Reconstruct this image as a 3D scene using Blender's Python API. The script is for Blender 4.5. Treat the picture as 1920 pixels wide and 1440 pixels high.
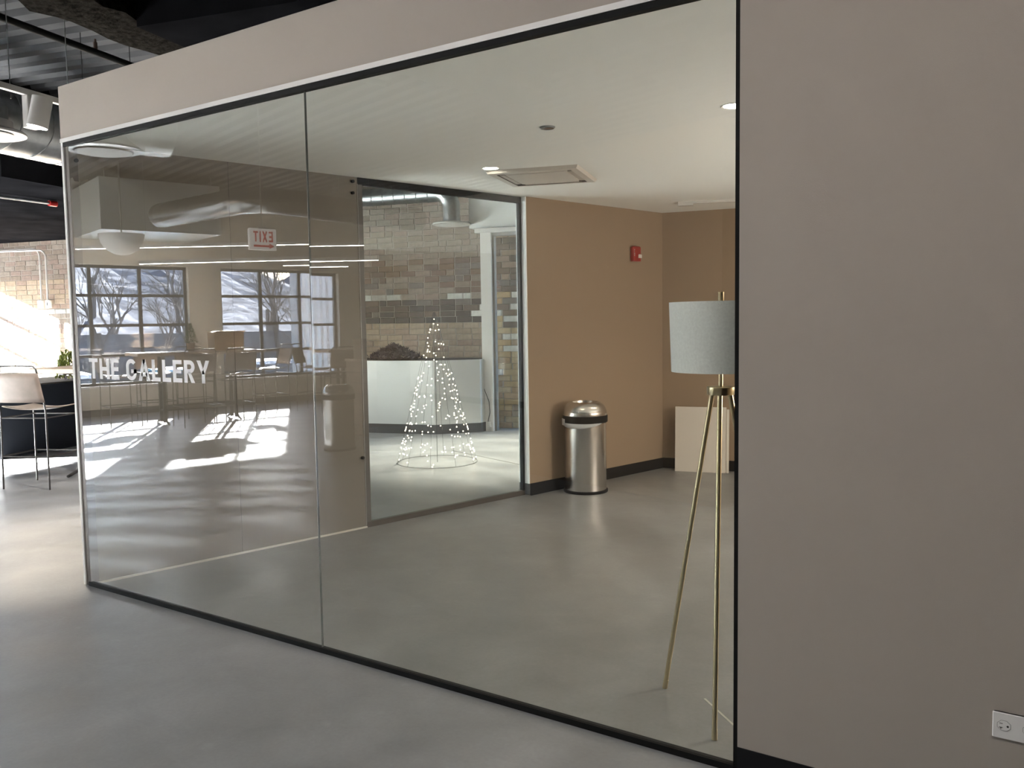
import bpy, math, random
from mathutils import Vector, Matrix
random.seed(7)
SC = bpy.context.scene
COL = SC.collection
for o in list(bpy.data.objects): bpy.data.objects.remove(o)

# ------------------------------------------------------------------ camera
cam = bpy.data.cameras.new('camera'); cam.sensor_width = 36.0; cam.lens = 1609.7/1920*36; cam.clip_start = .05; cam.clip_end = 400
camo = bpy.data.objects.new('camera', cam); COL.objects.link(camo)
def cam_matrix(loc, yaw, pitch, roll):
    cy, sy = math.cos(yaw), math.sin(yaw)
    f = Vector((sy*math.cos(pitch), cy*math.cos(pitch), math.sin(pitch)))
    r = Vector((cy, -sy, 0)); u = r.cross(f)
    R = math.cos(roll)*r + math.sin(roll)*u; U = -math.sin(roll)*r + math.cos(roll)*u
    return Matrix(((R.x,U.x,-f.x,loc[0]),(R.y,U.y,-f.y,loc[1]),(R.z,U.z,-f.z,loc[2]),(0,0,0,1)))
camo.matrix_world = cam_matrix((4.7064,-2.6238,1.47), -.59573, -.07367, -.015479)
SC.camera = camo

# ------------------------------------------------------------------ world, sun, exposure
SC.view_settings.view_transform = 'Standard'; SC.view_settings.look = 'None'
SC.view_settings.gamma = 1; SC.view_settings.use_curve_mapping = False
SC.view_settings.exposure = 1.2
SC.cycles.use_denoising = True
SC.cycles.max_bounces = 9; SC.cycles.diffuse_bounces = 5; SC.cycles.glossy_bounces = 5
SC.cycles.transmission_bounces = 6; SC.cycles.transparent_max_bounces = 24
SC.cycles.sample_clamp_indirect = 20.0
SC.cycles.caustics_reflective = True; SC.cycles.caustics_refractive = False

w = bpy.data.worlds.new('world'); SC.world = w; w.use_nodes = True
nt = w.node_tree; nt.nodes.clear()
sky = nt.nodes.new('ShaderNodeTexSky'); sky.sky_type = 'NISHITA'; sky.sun_disc = False
sky.sun_elevation = math.radians(19.1); sky.sun_rotation = math.radians(-132); sky.altitude = 200; sky.ozone_density = 4.0; sky.dust_density = 0.8
bg = nt.nodes.new('ShaderNodeBackground'); bg.inputs[1].default_value = 1.2
ow = nt.nodes.new('ShaderNodeOutputWorld')
nt.links.new(sky.outputs[0], bg.inputs[0]); nt.links.new(bg.outputs[0], ow.inputs[0])

sl = bpy.data.lights.new('sun','SUN'); sl.energy = 330; sl.angle = math.radians(.8); sl.color = (1,.98,.96)
so = bpy.data.objects.new('sun', sl); COL.objects.link(so)
so.rotation_euler = Vector((5.31,4.84,-2.49)).to_track_quat('-Z','Y').to_euler(); so.location = (-30,-30,18)

def area(name, loc, sx, sy, power, col=(1,.93,.84), rot=(0,0,0)):
    l = bpy.data.lights.new(name,'AREA'); l.shape='RECTANGLE'; l.size=sx; l.size_y=sy; l.energy=power; l.color=col
    o = bpy.data.objects.new(name,l); o.location=loc; o.rotation_euler=rot; COL.objects.link(o); return o
A15 = math.radians(15)
def spot(name, loc, target, power, size, blend=.6, col=(1,.86,.68), rad=.04):
    l = bpy.data.lights.new(name,'SPOT'); l.energy=power; l.spot_size=math.radians(size); l.spot_blend=blend; l.color=col; l.shadow_soft_size=rad
    o = bpy.data.objects.new(name,l); o.location=loc
    o.rotation_euler=(Vector(target)-Vector(loc)).to_track_quat('-Z','Y').to_euler(); COL.objects.link(o); return o
# added unseen fill lights over the hall behind and beside the camera
area('hall_fill', (1.3,-2.4,3.6), 2.6, .12, 26, (1,.98,.96), (0,0,A15))
area('hall_fill', (4.6,-2.0,3.6), 2.6, .12, 18, (1,.93,.86), (0,0,A15))
area('hall_fill', (-6.5,-1.0,3.6), 2.6, .12, 30, (1,.95,.9), (0,0,A15))
spot('back_hall_lamp', (-.9,5.2,3.3), (-.75,5.1,0), 950, 70, .8, (1,.92,.79), .06)
spot('back_hall_lamp', (-3.4,4.6,3.3), (-2.9,5.4,0), 150, 75, .8, (1,.97,.95), .06)

# ------------------------------------------------------------------ helpers
def mat(name, col, rough=.6, metal=0., spec=.5, var=0., vscale=8., bump=0., bscale=60., emit=None, estr=0., aniso=0.):
    m = bpy.data.materials.new(name); m.use_nodes = True
    n = m.node_tree.nodes; L = m.node_tree.links; b = n['Principled BSDF']
    b.inputs['Base Color'].default_value = (*col,1); b.inputs['Roughness'].default_value = rough
    b.inputs['Metallic'].default_value = metal; b.inputs['Specular IOR Level'].default_value = spec
    if aniso: b.inputs['Anisotropic'].default_value = aniso
    tc = None
    if var or bump:
        tc = n.new('ShaderNodeTexCoord')
    if var:
        t = n.new('ShaderNodeTexNoise'); t.inputs['Scale'].default_value = vscale; t.inputs['Detail'].default_value = 5
        L.new(tc.outputs['Object'], t.inputs['Vector'])
        r = n.new('ShaderNodeMapRange'); r.inputs[1].default_value=.3; r.inputs[2].default_value=.7
        r.inputs[3].default_value = 1-var; r.inputs[4].default_value = 1+var; L.new(t.outputs[0], r.inputs[0])
        mx = n.new('ShaderNodeMix'); mx.data_type='RGBA'; mx.blend_type='MULTIPLY'; mx.inputs[0].default_value=1
        mx.inputs[6].default_value=(*col,1); L.new(r.outputs[0], mx.inputs[7]); L.new(mx.outputs[2], b.inputs['Base Color'])
    if bump:
        t2 = n.new('ShaderNodeTexNoise'); t2.inputs['Scale'].default_value = bscale; t2.inputs['Detail'].default_value = 3
        L.new(tc.outputs['Object'], t2.inputs['Vector'])
        bp = n.new('ShaderNodeBump'); bp.inputs['Strength'].default_value = bump; bp.inputs['Distance'].default_value=.01
        L.new(t2.outputs[0], bp.inputs['Height']); L.new(bp.outputs[0], b.inputs['Normal'])
    if emit:
        b.inputs['Emission Color'].default_value=(*emit,1); b.inputs['Emission Strength'].default_value=estr
    return m

def glass_mat(name, tint=(.9,.94,.92), ior=1.55, gain=1.0):
    m = bpy.data.materials.new(name); m.use_nodes=True
    n=m.node_tree.nodes; L=m.node_tree.links; n.clear()
    out=n.new('ShaderNodeOutputMaterial'); tr=n.new('ShaderNodeBsdfTransparent'); tr.inputs[0].default_value=(*tint,1)
    clr=n.new('ShaderNodeBsdfTransparent')
    gl=n.new('ShaderNodeBsdfGlossy'); gl.inputs['Roughness'].default_value=0
    fr=n.new('ShaderNodeFresnel'); fr.inputs[0].default_value=ior
    # both faces of the pane together reflect 2R/(1+R)
    a=n.new('ShaderNodeMath'); a.operation='MULTIPLY'; a.inputs[1].default_value=2*gain; L.new(fr.outputs[0],a.inputs[0])
    b=n.new('ShaderNodeMath'); b.operation='ADD'; b.inputs[1].default_value=1; L.new(fr.outputs[0],b.inputs[0])
    d=n.new('ShaderNodeMath'); d.operation='DIVIDE'; d.use_clamp=True; L.new(a.outputs[0],d.inputs[0]); L.new(b.outputs[0],d.inputs[1])
    mx=n.new('ShaderNodeMixShader'); L.new(d.outputs[0],mx.inputs[0]); L.new(tr.outputs[0],mx.inputs[1]); L.new(gl.outputs[0],mx.inputs[2])
    ge=n.new('ShaderNodeNewGeometry'); m2=n.new('ShaderNodeMixShader')
    L.new(ge.outputs['Backfacing'],m2.inputs[0]); L.new(mx.outputs[0],m2.inputs[1]); L.new(clr.outputs[0],m2.inputs[2])
    L.new(m2.outputs[0],out.inputs[0]); return m

class MB:
    def __init__(s): s.v=[]; s.f=[]
    def quadbox(s, P):          # 8 points: bottom 4 ccw, top 4 ccw
        b=len(s.v); s.v+= [tuple(p) for p in P]
        s.f += [(b+3,b+2,b+1,b),(b+4,b+5,b+6,b+7)]+[(b+i,b+(i+1)%4,b+4+(i+1)%4,b+4+i) for i in range(4)]; return s
    def box(s, x0,x1,y0,y1,z0,z1):
        return s.quadbox([(x0,y0,z0),(x1,y0,z0),(x1,y1,z0),(x0,y1,z0),(x0,y0,z1),(x1,y0,z1),(x1,y1,z1),(x0,y1,z1)])
    def obox(s, o, ax, ay, az, x0,x1,y0,y1,z0,z1):
        o,ax,ay,az=[Vector(q) for q in (o,ax,ay,az)]
        P=[o+ax*x+ay*y+az*z for z in (z0,z1) for x,y in ((x0,y0),(x1,y0),(x1,y1),(x0,y1))]
        return s.quadbox(P)
    def rbox(s, x0,x1,y0,y1,z0,z1,c):   # chamfered box (vertical + top edges)
        pts=[(x0+c,y0),(x1-c,y0),(x1,y0+c),(x1,y1-c),(x1-c,y1),(x0+c,y1),(x0,y1-c),(x0,y0+c)]
        s.prism(pts,z0,z1-c,cap_top=False)
        b=len(s.v)-8; cx,cy=(x0+x1)/2,(y0+y1)/2
        t=len(s.v)
        for x,y in pts:
            s.v.append((x+ (c if x<cx else -c), y+(c if y<cy else -c), z1))
        for i in range(8): s.f.append((b+i,b+(i+1)%8,t+(i+1)%8,t+i))
        s.f.append(tuple(range(t,t+8))); return s
    def prism(s, poly, z0, z1, cap_top=True, cap_bot=True):
        n=len(poly); b=len(s.v)
        s.v+=[(p[0],p[1],z0) for p in poly]+[(p[0],p[1],z1) for p in poly]
        for i in range(n): s.f.append((b+i,b+(i+1)%n,b+n+(i+1)%n,b+n+i))
        if cap_bot: s.f.append(tuple(b+i for i in reversed(range(n))))
        if cap_top: s.f.append(tuple(b+n+i for i in range(n)))
        return s
    def lathe(s, prof, n=32, c=(0,0,0), close=False):
        b=len(s.v)
        for r,z in prof:
            for i in range(n):
                a=2*math.pi*i/n; s.v.append((c[0]+r*math.cos(a),c[1]+r*math.sin(a),c[2]+z))
        k=len(prof)
        for j in range(k-1 if not close else k):
            j2=(j+1)%k
            for i in range(n):
                i2=(i+1)%n; s.f.append((b+j*n+i,b+j*n+i2,b+j2*n+i2,b+j2*n+i))
        if not close:
            if prof[0][0]>1e-4: s.f.append(tuple(b+i for i in reversed(range(n))))
            if prof[-1][0]>1e-4: s.f.append(tuple(b+(k-1)*n+i for i in range(n)))
        return s
    def tube(s, pts, r, n=8, r2=None, closed=False):
        pts=[Vector(p) for p in pts]; m=len(pts); rings=[]; up=None
        for i,p in enumerate(pts):
            if closed: t=(pts[(i+1)%m]-pts[i-1])
            else: t=(pts[min(i+1,m-1)]-pts[max(i-1,0)])
            t.normalize()
            if up is None:
                up=Vector((0,0,1)) if abs(t.z)<.9 else Vector((1,0,0))
            a=t.cross(up); 
            if a.length<1e-5: a=t.cross(Vector((.3,1,.2)))
            a.normalize(); bb=a.cross(t); up=bb.copy()
            rr = r if r2 is None else r+(r2-r)*i/(m-1)
            rings.append(len(s.v))
            for k in range(n):
                th=2*math.pi*k/n; q=p+(a*math.cos(th)+bb*math.sin(th))*rr; s.v.append(tuple(q))
        for i in range(m if closed else m-1):
            A,B=rings[i],rings[(i+1)%m]
            for k in range(n): s.f.append((A+k,A+(k+1)%n,B+(k+1)%n,B+k))
        if not closed:
            s.f.append(tuple(rings[0]+k for k in reversed(range(n)))); s.f.append(tuple(rings[-1]+k for k in range(n)))
        return s
    def ball(s, c, r, n=8, k=5, sz=1):
        prof=[(r*math.sin(math.pi*j/k)+1e-5, -r*sz*math.cos(math.pi*j/k)) for j in range(k+1)]
        return s.lathe(prof,n,c)
    def grid(s, fn, nu, nv):
        b=len(s.v)
        for i in range(nu+1):
            for j in range(nv+1): s.v.append(tuple(fn(i/nu,j/nv)))
        for i in range(nu):
            for j in range(nv):
                a=b+i*(nv+1)+j; s.f.append((a,a+nv+1,a+nv+2,a+1))
        return s
    def mesh(s, name, m, smooth=False):
        me=bpy.data.meshes.new(name); me.from_pydata(s.v,[],s.f); me.update()
        if m: me.materials.append(m)
        if smooth:
            me.polygons.foreach_set('use_smooth',[True]*len(me.polygons))
            try: me.set_sharp_from_angle(angle=math.radians(40))
            except Exception: pass
        return me
    def build(s, name, m, parent=None, smooth=False, loc=None, rotz=None):
        o=bpy.data.objects.new(name, s.mesh(name,m,smooth)); COL.objects.link(o)
        if parent: o.parent=parent
        if loc: o.location=loc
        if rotz is not None: o.rotation_euler=(0,0,rotz)
        return o
def solid(o, t):
    md=o.modifiers.new('s','SOLIDIFY'); md.thickness=t; md.offset=0; return o
def tag(o,label,cat,group=None,kind=None):
    o['label']=label; o['category']=cat
    if group: o['group']=group
    if kind: o['kind']=kind
    return o
def thing(name,label,cat,loc=(0,0,0),rotz=0,group=None):
    o=bpy.data.objects.new(name,None); o.empty_display_size=.1; COL.objects.link(o); o.location=loc; o.rotation_euler=(0,0,rotz)
    return tag(o,label,cat,group)
def struct(o,label=None,cat=None):
    o['kind']='structure'
    if label: o['label']=label
    if cat: o['category']=cat
    return o
def copy_tree(src, parent=None, loc=None, rotz=None, label=None):
    c=src.copy(); COL.objects.link(c)
    if parent: c.parent=parent
    if loc is not None: c.location=loc
    if rotz is not None: c.rotation_euler=(0,0,rotz)
    if label: c['label']=label
    for ch in src.children: copy_tree(ch,c)
    return c
e15=Vector((math.cos(A15),math.sin(A15),0)); m15=Vector((-math.sin(A15),math.cos(A15),0)); Z=Vector((0,0,1))
def EM(E,M,z=0): return e15*E+m15*M+Z*z
def V(x,y,z=0): return Vector((x,-y,z))     # a place read as a mirror image in the front glass
def em_box(mb,E0,E1,M0,M1,z0,z1): return mb.obox((0,0,0),e15,m15,Z,E0,E1,M0,M1,z0,z1)

# ------------------------------------------------------------------ materials
def concrete():
    m=bpy.data.materials.new('polished_concrete'); m.use_nodes=True; n=m.node_tree.nodes; L=m.node_tree.links; b=n['Principled BSDF']
    tc=n.new('ShaderNodeTexCoord')
    def noise(sc,det,dist=0,rough=.6):
        t=n.new('ShaderNodeTexNoise'); t.inputs['Scale'].default_value=sc; t.inputs['Detail'].default_value=det
        t.inputs['Distortion'].default_value=dist; t.inputs['Roughness'].default_value=rough; L.new(tc.outputs['Object'],t.inputs['Vector']); return t
    big=noise(.9,6,.5); med=noise(4.0,8,.6,.65); fine=noise(60,4)
    sw=noise(1.3,6,.35,.6)
    wv=n.new('ShaderNodeTexWave'); wv.wave_type='RINGS'; wv.rings_direction='Z'; wv.inputs['Scale'].default_value=.55; wv.inputs['Distortion'].default_value=9; wv.inputs['Detail'].default_value=4; wv.inputs['Detail Scale'].default_value=.7; wv.inputs['Detail Roughness'].default_value=.6
    L.new(tc.outputs['Object'],wv.inputs['Vector'])
    r1=n.new('ShaderNodeValToRGB'); L.new(big.outputs[0],r1.inputs[0])
    r1.color_ramp.elements[0].position=.33; r1.color_ramp.elements[0].color=(.185,.187,.19,1)
    r1.color_ramp.elements[1].position=.68; r1.color_ramp.elements[1].color=(.24,.242,.246,1)
    def mul(prev,src,lo,hi,a=.35,c=.65):
        mr=n.new('ShaderNodeMapRange'); mr.inputs[1].default_value=a; mr.inputs[2].default_value=c; mr.inputs[3].default_value=lo; mr.inputs[4].default_value=hi
        L.new(src.outputs[0],mr.inputs[0]); mx=n.new('ShaderNodeMix'); mx.data_type='RGBA'; mx.blend_type='MULTIPLY'; mx.inputs[0].default_value=1
        L.new(prev,mx.inputs[6]); L.new(mr.outputs[0],mx.inputs[7]); return mx.outputs[2]
    c=mul(r1.outputs[0],med,.93,1.06); c=mul(c,fine,.96,1.04); c=mul(c,sw,.90,1.06,.3,.7)
    c=mul(c,wv,.94,1.03,.1,.9)
    vo=n.new('ShaderNodeTexNoise'); vo.inputs['Scale'].default_value=9; vo.inputs['Detail'].default_value=6; L.new(tc.outputs['Object'],vo.inputs['Vector'])
    c=mul(c,vo,1.0,1.16,.66,.76)
    L.new(c,b.inputs['Base Color'])
    rr=n.new('ShaderNodeMapRange'); rr.inputs[1].default_value=.3; rr.inputs[2].default_value=.7; rr.inputs[3].default_value=.32; rr.inputs[4].default_value=.46
    av=n.new('ShaderNodeMix'); av.inputs[0].default_value=.3; L.new(sw.outputs[0],av.inputs[2]); L.new(wv.outputs[1],av.inputs[3]); L.new(av.outputs[0],rr.inputs[0]); L.new(rr.outputs[0],b.inputs['Roughness'])
    bp=n.new('ShaderNodeBump'); bp.inputs['Strength'].default_value=.09; bp.inputs['Distance'].default_value=.004; L.new(med.outputs[0],bp.inputs['Height']); L.new(bp.outputs[0],b.inputs['Normal'])
    return m
M_floor=concrete()
M_paint=mat('greige_paint',(.365,.325,.285),.75,bump=.06,bscale=350)
M_tan=mat('tan_paint',(.285,.207,.140),.75,bump=.05,bscale=300)
M_dkpaint=mat('taupe_paint',(.19,.172,.146),.75,bump=.05,bscale=300)
M_white=mat('white_paint',(.90,.915,.90),.7,bump=.03,bscale=250)
M_trimwhite=mat('white_trim',(.75,.74,.72),.5)
M_black=mat('black_metal',(.006,.006,.006),.65,spec=.15)
M_blackbase=mat('black_rubber_base',(.007,.007,.008),.65,spec=.2)
M_greybase=mat('grey_rubber_base',(.075,.075,.08),.6)
M_deck=mat('deck_grey',(.055,.055,.058),.7,var=.25,vscale=3)
M_darkceil=mat('dark_ceiling_paint',(.008,.008,.009),.95,spec=0,var=.4,vscale=3)
M_beam=mat('sprayed_fireproofing',(.016,.014,.012),.95,spec=0,var=.6,vscale=25,bump=1,bscale=40)
M_galv=mat('galvanised_steel',(.40,.42,.43),.34,1.0,var=.12,vscale=14)
M_steel=mat('brushed_steel',(.62,.60,.57),.24,1.0,aniso=.7)
M_brass=mat('satin_brass',(.62,.52,.33),.3,1.0)
M_shade=mat('linen_shade',(.86,.87,.86),.85,var=.06,vscale=120,bump=.2,bscale=400)
M_mortar=mat('mortar',(.36,.33,.29),.95,var=.2,vscale=12)
M_glass=glass_mat('partition_glass',(.91,.95,.93),1.55,1.0)
M_wglass=glass_mat('window_glass',(.92,.95,.95),1.5,1.0)
M_led=mat('led_diffuser',(.9,.9,.9),.5,emit=(1,.93,.85),estr=30)
M_lens=mat('lamp_lens',(.9,.9,.9),.5,emit=(1,.9,.75),estr=16)
M_spotlens=mat('spot_lens',(.9,.9,.9),.5,emit=(1,.95,.88),estr=14)
M_whitemetal=mat('white_metal',(.56,.55,.53),.4)
M_red=mat('red_plastic',(.30,.012,.010),.35)
M_leather=mat('taupe_leather',(.21,.17,.145),.6,var=.12,vscale=9)
M_rod=mat('dark_iron',(.030,.028,.027),.5,.15)
M_wood=mat('table_wood',(.33,.25,.18),.5,var=.2,vscale=6)
M_card=mat('cardboard',(.36,.235,.125),.8,var=.1,vscale=5)
M_plank=mat('weathered_plank',(.20,.145,.10),.7,var=.3,vscale=5)
M_navy=mat('navy_black_paint',(.005,.006,.009),.6,spec=.2)
M_conduit=mat('conduit_white',(.62,.61,.60),.4,.3)
M_pl=mat('white_plastic',(.72,.71,.69),.4)
M_dark=mat('dark_slot',(.01,.01,.01),.6)
M_foliage=mat('foliage_green',(.05,.12,.055),.7,var=.4,vscale=20)
M_dried=mat('dried_foliage',(.055,.04,.045),.9,var=.4,vscale=15)
M_orange=mat('orange_leaf',(.45,.12,.05),.7,var=.3,vscale=20)
M_lime=mat('lime_leaf',(.28,.33,.08),.7,var=.3,vscale=20)
M_terra=mat('terracotta',(.33,.19,.12),.8)
M_winframe=mat('window_frame_steel',(.055,.06,.066),.45,.3)
M_bulb=mat('warm_bulb',(1,.9,.8),.4,emit=(1,.80,.60),estr=4)

# ------------------------------------------------------------------ room shell
ft=[EM(-9.9,-8.6),EM(9,-8.6),EM(9,11),EM(-9.9,11)]
struct(MB().prism([(p.x,p.y) for p in ft],-.2,0).build('floor',M_floor))
# saw-cut control joints in the slab
def strip(name,a,b,wd,z1,mt,parent=None,z0=0.0):
    a=Vector(a);b=Vector(b);d=(b-a); l=d.length; d.normalize(); n=Vector((-d.y,d.x,0))
    return MB().obox(a,d,n,Z,0,l,-wd/2,wd/2,z0,z1).build(name,mt,parent)
M_joint=mat('joint_filler',(.06,.055,.05),.8); M_jointl=mat('pale_joint_filler',(.50,.48,.44),.7)
struct(strip('trim_1',(-1.322,5.033,0),(.43,4.43,0),.012,.0015,M_joint))
struct(strip('trim_2',(3.50,.45,0),(3.78,.20,0),.008,.0015,M_jointl))

# hall ceiling: corrugated deck, dark bulkhead, fireproofed beam
DECK=3.8
mb=MB(); E=-9.9; p=.20; prof=[]
Mv=-8.6
while Mv<7.3:
    prof+=[(Mv,DECK),(Mv+.10,DECK),(Mv+.13,DECK+.07),(Mv+.19,DECK+.07)]; Mv+=.22
n=len(prof); mb.v+=[tuple(EM(-9.9,a,z)) for a,z in prof]+[tuple(EM(9,a,z)) for a,z in prof]
for i in range(n-1): mb.f.append((i,i+1,n+i+1,n+i))
struct(mb.build('ceiling',M_deck))
struct(em_box(MB(),-9.9,9,-8.6,7.3,DECK+.1,DECK+.3).build('ceiling',M_darkceil))
def rough_beam(name,E0,E1,M0,M1,z0,z1,amp=.035):
    nseg=70; cs=[(E0,z1),(E0,z0+.12),(E0+.02,z0),( (E0+E1)/2,z0-.01),(E1,z0),(E1,z1)]
    mb=MB(); k=len(cs)
    for i in range(nseg+1):
        for j,(a,z) in enumerate(cs):
            jx=random.uniform(-amp,amp) if 0<j<k-1 else 0; mb.v.append(tuple(EM(a+jx,M0+(M1-M0)*i/nseg,z+(random.uniform(-amp,amp)*.6 if 0<j<k-1 else 0))))
    for i in range(nseg):
        for j in range(k-1): a=i*k+j; mb.f.append((a,a+1,a+k+1,a+k))
    return mb.build(name,M_beam)
struct(rough_beam('beam',-.74,-.30,-4,7.2,3.46,DECK+.1))
struct(em_box(MB(),-.30,9,.9,7.2,3.42,DECK+.1).build('ceiling',M_darkceil))
struct(em_box(MB(),-9.86,-3.35,2.45,7.25,2.90,DECK+.1).build('ceiling',M_darkceil))

# brick wall at the back of the hall
BM=7.25
wall_back=struct(em_box(MB(),-9.95,-.24,BM+.008,BM+.30,0,DECK+.2).build('wall_back',M_mortar))
def brickmesh(L,H,D=.05,c=.006):
    x,z=L/2,H/2
    v=[(-x,0,-z),(x,0,-z),(x,0,z),(-x,0,z),(-x,-D+c,-z),(x,-D+c,-z),(x,-D+c,z),(-x,-D+c,z),(-x+c,-D,-z+c),(x-c,-D,-z+c),(x-c,-D,z-c),(-x+c,-D,z-c)]
    f=[(4,5,1,0),(5,6,2,1),(6,7,3,2),(7,4,0,3),(8,9,5,4),(9,10,6,5),(10,11,7,6),(11,8,4,7),(8,11,10,9)]
    f=[tuple(reversed(q)) for q in f]
    mb=MB(); mb.v=v; mb.f=f; return mb
def bmat(n,c): return mat('brick_'+n,c,.9,var=.14,vscale=18,bump=.5,bscale=60)
BR={'grey':[bmat('grey',(.27,.23,.195)),bmat('greybrown',(.235,.19,.155)),bmat('rosy',(.26,.20,.17))],
    'brown':[bmat('brown',(.17,.115,.075)),bmat('umber',(.145,.105,.08)),bmat('russet',(.18,.12,.09)),bmat('slate',(.165,.14,.13))],
    'white':[bmat('whitewash',(.56,.56,.53)),bmat('chalk',(.46,.45,.42)),bmat('pale',(.40,.38,.34))],
    'soot':[bmat('soot',(.075,.062,.053)),bmat('char',(.095,.075,.062)),bmat('tar',(.06,.057,.055))],
    'buff':[bmat('buff',(.36,.28,.205)),bmat('sand',(.40,.315,.235)),bmat('rose_buff',(.33,.245,.195))],
    'yellow':[bmat('yellow',(.50,.36,.19)),bmat('straw',(.55,.42,.25)),bmat('ochre',(.42,.28,.15))],
    'paint':[bmat('painted_white',(.75,.74,.71))]}
MESH={}
def bmesh_for(m,L,H):
    k=(m.name,round(L,3),round(H,3))
    if k not in MESH: MESH[k]=brickmesh(L,H).mesh('brick',m)
    return MESH[k]
def wall_bricks(parent,face_M,E0,E1,z0,z1,pick,single,L=.225,H=.078,J=.010,xdir=e15,ydir=m15,base=None):
    """courses of separate bricks; single(E,z) -> own object, else joined by material"""
    rest={}; count=0; rot=math.atan2(xdir.y,xdir.x); k=0; z=z0
    org=base if base is not None else Vector((0,0,0))
    while z+H<=z1+1e-6:
        x=E0-(L+J)*(.5 if k%2 else 0)+random.uniform(-.01,.01)
        while x<E1:
            l=L if random.random()>.14 else L/2-.005
            a=max(x,E0); b=min(x+l,E1)
            if b-a>.03:
                c=(a+b)/2; mt=pick(c,z+H/2); pos=org+xdir*c+ydir*(face_M+.043+random.uniform(-.004,.004))+Z*(z+H/2+random.uniform(-.002,.002))
                ll=round((b-a)/.03)*.03-.006 if b-a<L-.001 else b-a
                if b-a>=L-.002: ll=L
                elif abs(b-a-(L/2-.005))<.002: ll=L/2-.005
                if single(c,z) and count<300:
                    o=bpy.data.objects.new('brick',bmesh_for(mt,ll,H)); o.location=pos; o.rotation_euler=(0,random.uniform(-.006,.006),rot); o.parent=parent; COL.objects.link(o); count+=1
                else:
                    mb=rest.setdefault(mt.name,(MB(),mt))[0]; src=brickmesh(ll,H); b0=len(mb.v); ca,sa=math.cos(rot),math.sin(rot)
                    mb.v+=[(pos.x+ca*v[0]-sa*v[1],pos.y+sa*v[0]+ca*v[1],pos.z+v[2]) for v in src.v]; mb.f+=[tuple(b0+i for i in f) for f in src.f]
            x+=l+J
        z+=H+J*.3; k+=1
    if rest:
        big=MB(); mats=[]; idx=[]
        for nm,(mb,mt) in rest.items():
            b0=len(big.v); big.v+=mb.v; big.f+=[tuple(b0+i for i in f) for f in mb.f]; idx+=[len(mats)]*len(mb.f); mats.append(mt)
        o=big.build('brickwork',None,parent); o['kind']='stuff'
        for mt in mats: o.data.materials.append(mt)
        o.data.polygons.foreach_set('material_index',idx)
    return count
def pick_back(E,z):
    r=random.random()
    if z>2.35: s='grey'
    elif z>1.87: s='brown' if r<.45+.3*min(1,max(0,(E+1.6)/.8)) else 'grey'
    elif z>1.75: s='white' if r<.8 else 'grey'
    elif z>1.46: s='soot' if r<.85 else 'brown'
    else: s='buff'
    if E<-5:
        s='buff' if z<2.3 else 'grey'
        if 1.66<z<1.8: s='white'
        elif 1.45<z<=1.66: s='grey'
    if E>-.48 and 1.50<z<1.68: s='paint'
    return random.choice(BR[s])
wall_bricks(wall_back,BM+.008,-9.92,-.25,0.0,3.7,pick_back,lambda E,z:(-2.16<E<-.3 and .95<z<3.06))

# window wall of the hall (five windows), south and east walls
WE=-9.862
def wallM(s): return -2.463-s
wins=[(-.52,1.85),(2.43,4.80),(-3.47,-1.10),(-6.42,-4.05),(-9.37,-7.0)]
ops=sorted([(wallM(b),wallM(a)) for a,b in wins])
mb=MB(); em_box(mb,WE-.28,WE,-8.6,7.3,0,.49); em_box(mb,WE-.28,WE,-8.6,7.3,2.49,DECK+.2)
cur=-8.6
for a,b in ops+[(7.3,7.3)]:
    if a>cur: em_box(mb,WE-.28,WE,cur,a,.49,2.49)
    cur=b
M_hallpaint=mat('hall_paint',(.58,.55,.49),.75,bump=.05,bscale=300)
struct(mb.build('wall_left',M_hallpaint))
struct(em_box(MB(),WE,WE+.012,-8.55,7.25,0,.11).build('baseboard_left',M_greybase))
pane_mesh=None
for i,(s0,s1) in enumerate(wins):
    wr=struct(thing('window_%d'%(i+1),'',''),None); del wr['label']; del wr['category']
    M0,M1=wallM(s1),wallM(s0); cw=(M1-M0)/3; eo=WE-.14
    fr=MB(); em_box(fr,eo-.03,eo+.03,M0,M1,.49,.54); em_box(fr,eo-.03,eo+.03,M0,M1,2.44,2.49); em_box(fr,eo-.03,eo+.03,M0,M0+.05,.49,2.49); em_box(fr,eo-.03,eo+.03,M1-.05,M1,.49,2.49)
    fr.build('window_frame',M_winframe,wr)
    for k in (1,2): em_box(MB(),eo-.028,eo+.028,M0+cw*k-.028,M0+cw*k+.028,.54,2.44).build('mullion',M_winframe,wr)
    for k in (1,2,3): em_box(MB(),eo-.02,eo+.02,M0+.05,M1-.05,.49+.5*k-.024,.49+.5*k+.024).build('glazing_bar',M_winframe,wr)
    sl_=em_box(MB(),WE-.14,WE+.02,M0,M1,.465,.495).build('window_sill',M_trimwhite,wr)
    for c in range(3):
        for r_ in range(4): em_box(MB(),eo-.004,eo+.004,M0+cw*c+.02,M0+cw*(c+1)-.02,.49+.5*r_+.015,.49+.5*(r_+1)-.015).build('pane',M_wglass,wr)
struct(em_box(MB(),WE-.2,9.2,-8.8,-8.53,0,DECK+.2).build('wall_rear',M_hallpaint))
struct(em_box(MB(),WE,9,-8.53,-8.518,0,.11).build('baseboard_rear',M_blackbase))
struct(em_box(MB(),9,9.2,-8.8,11.2,0,DECK+.2).build('wall_east',M_paint))
struct(em_box(MB(),-9.9,-.3,10.8,11,0,DECK+.2).build('wall_far',M_dkpaint)); 
struct(em_box(MB(),1.3,9.1,BM,BM+.3,0,DECK+.2).build('wall_north',M_paint))
struct(em_box(MB(),-.9,2.2,BM+1.5,BM+1.7,0,DECK+.2).build('wall_vestibule',M_dkpaint))
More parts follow.
